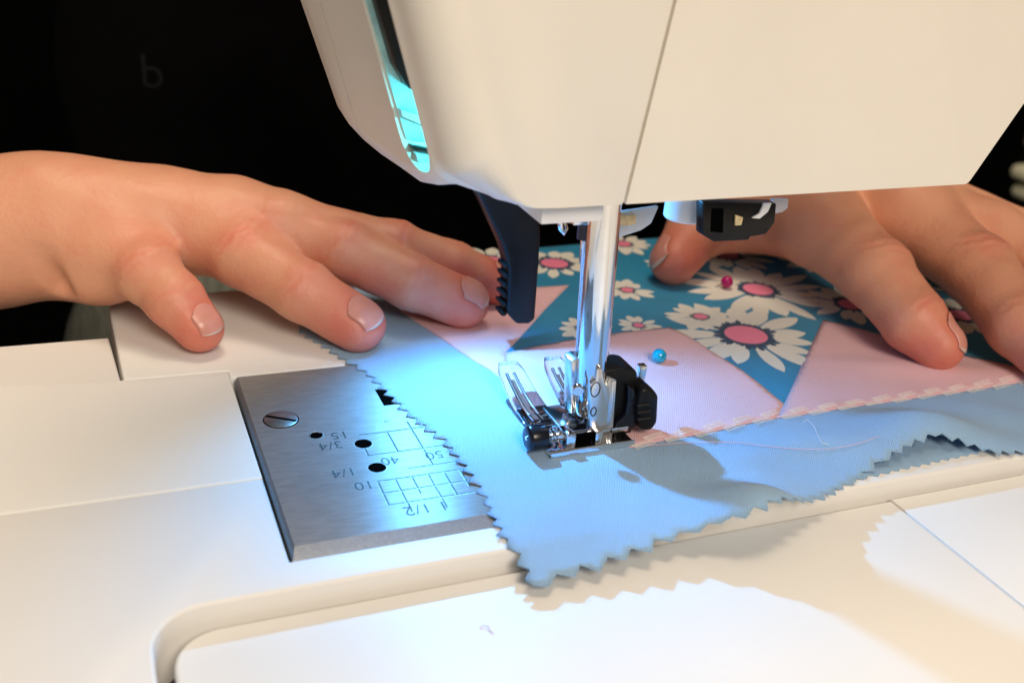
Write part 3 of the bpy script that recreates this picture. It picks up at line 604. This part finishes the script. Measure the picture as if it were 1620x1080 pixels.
m = MB(); L = [Ph(x, y, .5) for x, y in [(1010, 706), (1080, 700), (1160, 698), (1230, 708), (1300, 712), (1350, 704), (1390, 690)]]; m.tube(smooth_line(L, 2), .09, 6); m.build('loose_thread', M['pinkthread'], quilt)
m = MB(); m.tube([Ph(x, y, .9) for x, y in [(1270, 668), (1277, 663), (1287, 673), (1300, 700), (1311, 703)]], .07, 6); m.build('loose_thread', M['thread'], quilt)

c = Pz(770, 994, STEP+.2); tag(MB().tube([c+np.array(v) for v in ((-1.2, .6, 0), (-.3, .9, .15), (.5, .2, .25), (.4, -.8, .1), (.9, -1.5, 0))], .12, 6).build('lint_fibre', M['pinkthread']), 'tiny curled lint fibre lying on the white lower panel', 'lint')

# pins with bead heads
def pin(px, py, r, mat, label, d):
    c = Ph(px, py+6); z = float(hcloth(c[0], c[1]))+.6+r*.95
    c = Pz(px, py, z); e = empty('bead_pin', (c[0], c[1], z-r)); tag(e, label, 'pin', 'bead headed sewing pins')
    MB().sphere((c[0], c[1], z), r, 28).build('pin_head', M[mat], e, 180)
    a = np.array([c[0], c[1], z]); b = a+np.array([d[0], d[1], 0])*6; b[2] = float(hcloth(b[0], b[1]))-1.2
    MB().tube([a, a+(b-a)*.3, b], [.3, .3, .15], 8).build('pin_shaft', M['nickel'], e)
pin(1043, 563, 2.15, 'beadT', 'turquoise bead headed pin stuck in the pink patch beside the foot', (.95, .3))
pin(1150, 446, 2.1, 'beadM', 'magenta bead headed pin stuck in a white daisy near the thumb', (-.8, .5))

# ------------------------------------------------------------------ person
person = empty('person', (60, 330, -420))
tag(person, 'person in a black top pressing both hands flat on the patchwork', 'person')

def smin(a, b, k): h = np.clip(.5+.5*(b-a)/k, 0, 1); return b*(1-h)+a*h-k*h*(1-h)
def rcone(P, a, b, ra, rb):
    f32 = np.float32; x, y, z = P[..., 0]-f32(a[0]), P[..., 1]-f32(a[1]), P[..., 2]-f32(a[2]); u, v, w = (f32(b[i]-a[i]) for i in range(3)); l2 = u*u+v*v+w*w
    t = np.clip((x*u+y*v+z*w)/l2, f32(0), f32(1)); x = x-t*u; y = y-t*v; z = z-t*w
    return np.sqrt(x*x+y*y+z*z)-(f32(ra)+f32(rb-ra)*t)
def chainsdf(P, ch, k=2.5):
    d = None
    for (a, ra), (b, rb) in zip(ch[:-1], ch[1:]):
        e = rcone(P, a, b, ra, rb); d = e if d is None else smin(d, e, k)
    return d
def surface_nets(vol, org, h):
    s = vol < 0; c = [s[i:s.shape[0]-1+i, j:s.shape[1]-1+j, k:s.shape[2]-1+k] for i in (0, 1) for j in (0, 1) for k in (0, 1)]
    al = np.logical_and.reduce(c); an = np.logical_or.reduce(c); act = an & ~al; I = np.argwhere(act); idx = -np.ones(act.shape, np.int64); idx[act] = np.arange(len(I))
    offs = [(i, j, k) for i in (0, 1) for j in (0, 1) for k in (0, 1)]; val = np.stack([vol[I[:, 0]+o[0], I[:, 1]+o[1], I[:, 2]+o[2]] for o in offs], 1)
    acc = np.zeros((len(I), 3)); cnt = np.zeros(len(I))
    for a in range(8):
        for b in range(a+1, 8):
            oa, ob = np.array(offs[a]), np.array(offs[b])
            if abs(oa-ob).sum() != 1: continue
            x = (val[:, a] < 0) != (val[:, b] < 0); t = val[:, a]/(val[:, a]-val[:, b]+1e-12); acc[x] += (oa+(ob-oa)*t[:, None])[x]; cnt[x] += 1
    V = (I+acc/cnt[:, None])*h+org; F = []
    for ax in range(3):
        n = [slice(None)]*3; m_ = [slice(None)]*3; n[ax] = slice(0, -1); m_[ax] = slice(1, None); A = s[tuple(n)]; B = s[tuple(m_)]
        for flip, E in ((0, A & ~B), (1, ~A & B)):
            e = np.argwhere(E); o1, o2 = [k for k in range(3) if k != ax]
            e = e[(e[:, o1] > 0) & (e[:, o2] > 0) & (e[:, o1] < s.shape[o1]-1) & (e[:, o2] < s.shape[o2]-1)]
            def at(d1, d2): q = e.copy(); q[:, o1] += d1; q[:, o2] += d2; return idx[q[:, 0], q[:, 1], q[:, 2]]
            q = np.stack([at(-1, -1), at(0, -1), at(0, 0), at(-1, 0)], 1)
            if (flip == 0) == (ax == 1): q = q[:, ::-1]
            F.append(q)
    return V, np.concatenate(F)
def W(px, py, z): return Pz(px, py, z)

class Hand:
    grooves = []
    def __init__(s, palm, fingers, kpalm, kfin, nails, creases, knuckles):
        s.palm, s.fingers, s.kp, s.kf, s.nails, s.creases, s.knuckles = palm, fingers, kpalm, kfin, nails, creases, knuckles
    def eval(s, P, detail=True):
        P = P.astype(np.float32); d = None
        for (a, ra), (b, rb) in s.palm:
            e = rcone(P, a, b, ra, rb); d = e if d is None else smin(d, e, s.kp)
        for (a, b, r, k) in s.grooves: d = -smin(-d, rcone(P, a, b, r, r*.6), k)
        out = d.copy()
        for ch in s.fingers: out = np.minimum(out, smin(d, chainsdf(P, ch), s.kf))
        if detail:
            x, y, z = P[..., 0], P[..., 1], P[..., 2]; out = out+.12*np.sin(x*.32+1.3*np.sin(y*.2))*np.sin(y*.27+z*.25)
            for c, ax, up, r in s.creases:            # wrinkles over the joints, on the back of the finger
                near = (np.abs(P[..., 0]-c[0]) < r*2) & (np.abs(P[..., 1]-c[1]) < r*2) & (np.abs(P[..., 2]-c[2]) < r*2)
                if not near.any(): continue
                q = P[near]-np.asarray(c, np.float32); al = q@np.asarray(ax, np.float32); dn = q@np.asarray(up, np.float32); w2 = (q**2).sum(-1)
                sdv = q@np.cross(ax, up).astype(np.float32); al = al+.02*sdv**2+.45*np.sin(sdv*.8+c[0])+.2*np.sin(sdv*1.9+c[1]); g = np.exp(-(w2/(r*1.15)**2)**2)*np.clip(dn/(r*.6), 0, 1)
                out[near] += 1.35*g*(.55*np.exp(-(al/.8)**2)+.30*np.exp(-((al-2.8)/.7)**2)*(sdv > -2)+.34*np.exp(-((al+1.9)/.7)**2)*(sdv < 3)-.5*np.exp(-(al/3.6)**2))
            for n in s.nails:
                near = (np.abs(P-np.asarray(n[0], np.float32)) < 14).all(-1)
                if not near.any(): continue
                sl, w, u = s.nail_uv(P[near], n); g = 1-ss(.8, 1.1, (np.abs(sl)**3+np.abs(w)**3)**(1/3)); out[near] += .45*g*(u > 0)
        return out
    def nail_uv(s, P, n):
        c, ax, up, L, Wd = n; q = P-np.asarray(c, np.float32); sd = np.cross(ax, up); return (q@np.asarray(ax, np.float32))/L, (q@np.asarray(sd, np.float32))/Wd, q@np.asarray(up, np.float32)
    def mesh(s, lo, hi, h):
        BS = 10; lo = np.array(lo, float); nb = np.ceil((np.array(hi)-lo)/h/BS).astype(int); vol = np.empty(nb*BS, np.float32)
        bi = np.argwhere(np.ones(nb, bool)); ctr = lo+(bi*BS+(BS-1)/2)*h; dc = s.eval(ctr, False); near = np.abs(dc) < BS*h*.9+1.5      # only blocks near the skin are filled finely
        for (i, j, k), v in zip(bi[~near], dc[~near]): vol[i*BS:i*BS+BS, j*BS:j*BS+BS, k*BS:k*BS+BS] = v
        loc = np.stack(np.meshgrid(*[np.arange(BS)*h]*3, indexing='ij'), -1); act = bi[near]
        for q in range(0, len(act), 300):
            g = act[q:q+300]; d = s.eval(lo+(g*BS*h)[:, None, None, None, :]+loc[None])
            for (i, j, k), v in zip(g, d): vol[i*BS:i*BS+BS, j*BS:j*BS+BS, k*BS:k*BS+BS] = v
        vol[0] = vol[-1] = 1; vol[:, 0] = vol[:, -1] = 1; vol[:, :, 0] = vol[:, :, -1] = 1
        V, F = surface_nets(vol, lo, h)
        bl = np.zeros(len(V))
        for c, r, a in s.knuckles: bl = np.maximum(bl, a*np.exp(-((V-np.asarray(c))**2).sum(1)/r**2))
        for c, ax, up, r in s.creases:
            q = V-np.asarray(c); sd = q@np.cross(ax, up); al = q@np.asarray(ax)+.02*sd**2+.45*np.sin(sd*.8+c[0])+.2*np.sin(sd*1.9+c[1]); g = np.exp(-((q**2).sum(1)/(r*1.15)**2)**2)*np.clip((q@np.asarray(up))/(r*.6), 0, 1)
            bl = bl+.4*g*(np.exp(-(al/.7)**2)+.4*np.exp(-((al-2.8)/.6)**2)+.4*np.exp(-((al+1.9)/.6)**2))
        return V, F, bl
def unit(v): v = np.asarray(v, float); return v/np.linalg.norm(v)
def finger(pts, upv, nail=None):
    """pts: [(px, py, z, radius mm)] from tip to knuckle."""
    ch = [(W(x, y, z), r) for x, y, z, r in pts]; tip, dip = ch[0][0], ch[1][0]; ax = unit(tip-dip); up = unit(np.asarray(upv, float)-ax*(ax@np.asarray(upv, float)))
    cr = []; kn = [(tip, ch[0][1]*1.9, .95), (dip+up*ch[1][1], 9, .35)]
    if len(ch) > 2:
        ax2 = unit(ch[1][0]-ch[2][0]); up2 = unit(np.asarray(upv)-ax2*(ax2@np.asarray(upv))); cr.append((ch[2][0], ax2, up2, ch[2][1]*1.25)); kn.append((ch[2][0]+up2*ch[2][1], 10, .35))
    cr.append((dip, ax, up, ch[1][1]*1.1))
    nl = None
    if nail: nl = (tip+up*ch[0][1]*.4+ax*nail[2], ax, up, nail[0], nail[1])
    return ch, cr, kn, nl

def make_hand(fs, palm, kp, kf, lo, hi, h, grooves=()):
    fingers, cr, kn, nails = [], [], [], []
    for ch, c, k, n in fs:
        fingers.append(ch); cr += c; kn += k
        if n: nails.append(n)
    H_ = Hand(palm, fingers, kp, kf, nails, cr, kn); H_.grooves = grooves; return H_, H_.mesh(lo, hi, h)
UP = (-.1, -.35, 1)
# the hand on the left: little finger nearest the camera
f_little = finger([(316, 519, 6.9, 6.7), (278, 476, 13, 7.6), (233, 430, 18.5, 8.8), (165, 378, 22, 10.5)], (.25, -.55, 1), (4.7, 4.3, .6))
f_ring = finger([(567, 514, 7.8, 7.8), (480, 461, 14.5, 8.5), (385, 402, 21, 9.5), (258, 338, 25, 11)], (.2, -.6, 1), (5.6, 5.0, .8))
f_mid = finger([(733, 479, 8.0, 7.8), (650, 446, 14.5, 7.9), (545, 396, 21, 8.8), (365, 345, 26, 10.5)], (.1, -.5, 1), (5.6, 5.0, .8))
f_idx = finger([(785, 448, 7.6, 6.8), (715, 420, 14, 7.2), (625, 392, 20, 8.0), (445, 362, 25, 10)], (0, -.3, 1), (5, 4.4, .5))
wr = W(5, 368, 22); elbow = np.array([-345, 205, -80])
kn_l = [W(165, 378, 22), W(258, 338, 25), W(365, 345, 26), W(445, 362, 25)]
palm = [((kn_l[0], 10.5), (W(75, 358, 23), 13)), ((kn_l[1], 11), (W(65, 345, 25), 15)), ((kn_l[2], 10.5), (W(75, 345, 26), 15)), ((kn_l[3], 10), (W(115, 350, 25), 14)),
        ((W(155, 415, 17), 12), (W(108, 400, 18), 12)), ((W(75, 355, 24), 14), (wr, 16.5)), ((wr+np.array([0, 6, 0]), 16.5), (elbow, 33)), ((wr+np.array([-4, 0, -2]), 16), (elbow+np.array([0, -8, -6]), 31)),
        ((W(300, 375, 18), 8), (W(160, 378, 19), 11))]
th = [(np.array([-38, 112, 8.6]), 7.8), (np.array([-58, 117, 12]), 8.6), (np.array([-82, 121, 17]), 10), (np.array([-110, 118, 21]), 12)]     # the thumb, tucked behind the fingers
Lh, (LV, LF, LB) = make_hand([f_little, f_ring, f_mid, f_idx, (th, [], [], None)], palm, 11, 6.5, (-300, 36, -70), (34, 240, 62), 0.95, [(Py(98, 452, 93), Py(50, 398, 89), 2.6, 4.0)])
# the hand on the right: thumb towards the foot, index finger nearest
g_idx = finger([(1484, 546, 7.8, 7.8), (1446, 508, 12.6, 9.4), (1386, 432, 20, 11.0), (1296, 352, 27, 13.5)], (.5, -.25, 1), (6.4, 4.8, .8))
g_mid = finger([(1690, 590, 8, 8.2), (1618, 516, 14, 10.0), (1545, 424, 22.5, 11.0), (1440, 348, 29, 13)], (.2, -.4, 1), (7, 5.2, 1))
g_ring = finger([(1800, 560, 8, 8), (1740, 490, 14, 9.2), (1665, 432, 21, 10.2), (1560, 374, 26, 11)], (.2, -.4, 1), None)
g_lit = finger([(1860, 500, 8, 7), (1810, 450, 13, 8.2), (1755, 425, 18, 9.0), (1650, 392, 22, 10)], (.2, -.4, 1), None)
g_th = finger([(1066, 414, 8.4, 8.2), (1102, 364, 15, 10.4), (1160, 340, 20, 12.5), (1230, 312, 27, 15.5)], (-1, .15, .4), (6.8, 5.4, 1.0))
wrr = np.array([150, 158, 42.0])
gk = [W(1296, 352, 27), W(1440, 345, 29), W(1560, 374, 26), W(1650, 392, 22)]
palm2 = [((gk[0], 13), (wrr+np.array([-8, -20, -2]), 17)), ((gk[1], 13.5), (wrr+np.array([2, -20, 0]), 17)), ((gk[2], 10.5), (wrr+np.array([4, -18, -4]), 14)), ((gk[3], 9.5), (wrr+np.array([8, -16, -10]), 13)),
         ((W(1230, 312, 27), 15), (wrr+np.array([-10, -15, -6]), 16)), ((W(1275, 360, 21), 11), (W(1190, 338, 21), 11)), ((wrr, 19), (np.array([120, 300, 60]), 30))]
Rh, (RV, RF, RB) = make_hand([g_idx, g_mid, g_ring, g_lit, g_th], palm2, 11, 7.5, (54, -40, -6), (262, 262, 96), 0.9)
V = np.concatenate([LV, RV]); F = np.concatenate([LF, RF+len(LV)]); B = np.concatenate([LB, RB])
body = build('body', V, F, M['skin'], person, 180)
at_ = body.data.attributes.new('blush', 'FLOAT', 'POINT'); at_.data.foreach_set('value', np.clip(B, 0, 1).astype(np.float32))
# fingernails: curved plates lying in their beds
def make_nail(Hd, n):
    c, ax, up, L, Wd = n; sd = np.cross(ax, up); nu, nv = 15, 17; V = []; uv = []
    S_, T_ = np.meshgrid(np.linspace(-1, 1, nv), np.linspace(-1, 1, nu), indexing='ij'); S_, T_ = S_.ravel(), T_.ravel()
    rad = np.sqrt(np.maximum(1e-9, 1-.62*T_**2*(np.abs(S_)**2)))       # rounded corners
    s2, t2 = S_*rad, T_*np.sqrt(1-.35*np.maximum(0, -S_)**4)
    O = c+np.outer(s2*L*.93, ax)+np.outer(t2*Wd*.95, sd)+np.outer(np.full(len(S_), 7.0), up); dirn = np.tile(-up, (len(S_), 1))
    tt = np.zeros(len(S_))
    for _ in range(60): tt += np.clip(Hd.eval(O+dirn*tt[:, None], False), -1, 1)*.7
    lim = 7.0-(np.median(7-tt[:0]) if False else 0)
    Pp = O+dirn*tt[:, None]; hgt = (Pp-c)@up
    H2 = hgt.reshape(nv, nu)
    for i in range(1, nv):                                           # the free edge runs on straight past the fingertip
        H2[i] = np.maximum(H2[i], H2[i-1]-(.16+.9*max(0, (i/(nv-1)-.55))))
    Pp = Pp+np.outer(H2.ravel()-hgt+.10, up)
    F = []; mi = []
    for i in range(nv-1):
        for j in range(nu-1): F.append([i*nu+j, i*nu+j+1, (i+1)*nu+j+1, (i+1)*nu+j]); mi.append(1 if i >= nv-2 else 0)
    o = build('fingernail', Pp, F, [M['nail'], M['nailtip']], body, 180, mi)
    s = o.modifiers.new('thickness', 'SOLIDIFY'); s.thickness = .3*MM; s.offset = 0
for Hd in (Lh, Rh):
    for n in Hd.nails: make_nail(Hd, n)

# clothes: coarse smooth volumes
def cloth_volume(name, prims, k, lo, hi, h, mat, wob=0.0):
    lo = np.array(lo, float); n = ((np.array(hi)-lo)/h).astype(int)+1; P = np.stack(np.meshgrid(*[np.arange(n[i])*h+lo[i] for i in range(3)], indexing='ij'), -1).astype(np.float32)
    d = None
    for a, b, ra, rb, sq in prims:
        Q = P.copy(); a, b = np.array(a, float), np.array(b, float); cy = (a[1]+b[1])/2; Q[..., 1] = cy+(Q[..., 1]-cy)/sq; a2, b2 = a.copy(), b.copy(); a2[1] = cy+(a[1]-cy)/sq; b2[1] = cy+(b[1]-cy)/sq
        e = rcone(Q, a2, b2, ra, rb)*min(1, sq); d = e if d is None else smin(d, e, k)
    if wob: d = d+wob*np.sin(P[..., 0]*.031+P[..., 2]*.022)*np.sin(P[..., 2]*.045-P[..., 0]*.013+P[..., 1]*.02)
    d[0] = d[-1] = 9; d[:, 0] = d[:, -1] = 9; d[:, :, 0] = d[:, :, -1] = 9
    V, F = surface_nets(d, lo, h); return build(name, V, F, M[mat], person, 180)
shirt = cloth_volume('black_top', [((60, 345, -170), (60, 345, 240), 175, 185, .55), ((-90, 350, 250), (210, 350, 250), 75, 75, .9),
    ((-115, 350, 250), (-350, 225, -60), 66, 52, 1), ((-350, 225, -70), (-215, 165, -16), 50, 37, 1),
    ((240, 350, 250), (340, 330, 20), 66, 56, 1), ((340, 330, 20), (147, 176, 48), 52, 32, 1), ((330, 330, 0), (300, 300, -60), 60, 60, 1)], 40, (-430, 110, -330), (440, 520, 340), 8, 'shirt', 4)
cloth_volume('trousers', [((-60, 330, -130), (-72, 215, -82), 72, 56, 1), ((150, 340, -150), (200, 215, -110), 75, 60, 1), ((-40, 400, -220), (160, 400, -220), 95, 95, 1)], 30, (-240, 60, -420), (360, 520, 0), 6, 'trouser', 2)
# small letter printed on the chest
dg = bpy.context.evaluated_depsgraph_get(); dg.update()
def on_shirt(px, py):
    o = Vector(CAM)*MM; d = Vector(ray(px, py)).normalized(); inv = shirt.matrix_world.inverted(); hit, loc, nr, i = shirt.ray_cast(inv @ o, (inv.to_3x3() @ d)); return np.array(shirt.matrix_world @ loc)/MM if hit else None
V_, F_ = text_mesh('b', 20); c0 = on_shirt(240, 116)
if c0 is not None:
    Vt = []
    for a, b, c in V_:
        q = c0+np.array([a, 0, b]); o = Vector((q[0], q[1]-60, q[2]))*MM; inv = shirt.matrix_world.inverted(); hit, loc, nr, i = shirt.ray_cast(inv @ o, Vector((0, 1, 0))); w = np.array(shirt.matrix_world @ loc)/MM if hit else q; Vt.append(w+np.array([0, -.9, 0]))
    build('printed_letter', Vt, F_, M['logo'], shirt)

# ------------------------------------------------------------------ blurred things behind on the right
def far(px, py, Y): return Py(px, py, Y)
a = far(1588, 330, 720)
shelf = empty('cupboard', (a[0]+150, 700, -420)); tag(shelf, 'blurred taupe cupboard behind the right hand', 'cupboard')
MB().box(a[0], a[0]+330, 690, 720, far(1600, 238, 700)[2], 420, 4).build('cupboard_door', M['taupe'], shelf)
MB().box(a[0], a[0]+330, 690, 720, -420, far(1600, 244, 700)[2], 4).build('cupboard_base', M['black'], shelf)
for i, (py0, py1) in enumerate(((279, 258), (308, 289), (352, 334))):
    px = (1592, 1594, 1606)[i]; p0, p1 = far(px, py0, 600), far(px, py1, 600); r_ = (p1[2]-p0[2])*.45
    tag(MB().box(p0[0], p0[0]+200, 566, 600, p0[2], p1[2], r_, seg=4).build('folded_towel', M['towel']), ['topmost of three blurred cream folded towels at right edge', 'middle of three blurred cream folded towels at right edge', 'lowest of three blurred cream folded towels at right edge'][i], 'towel', 'folded towels at the right edge')
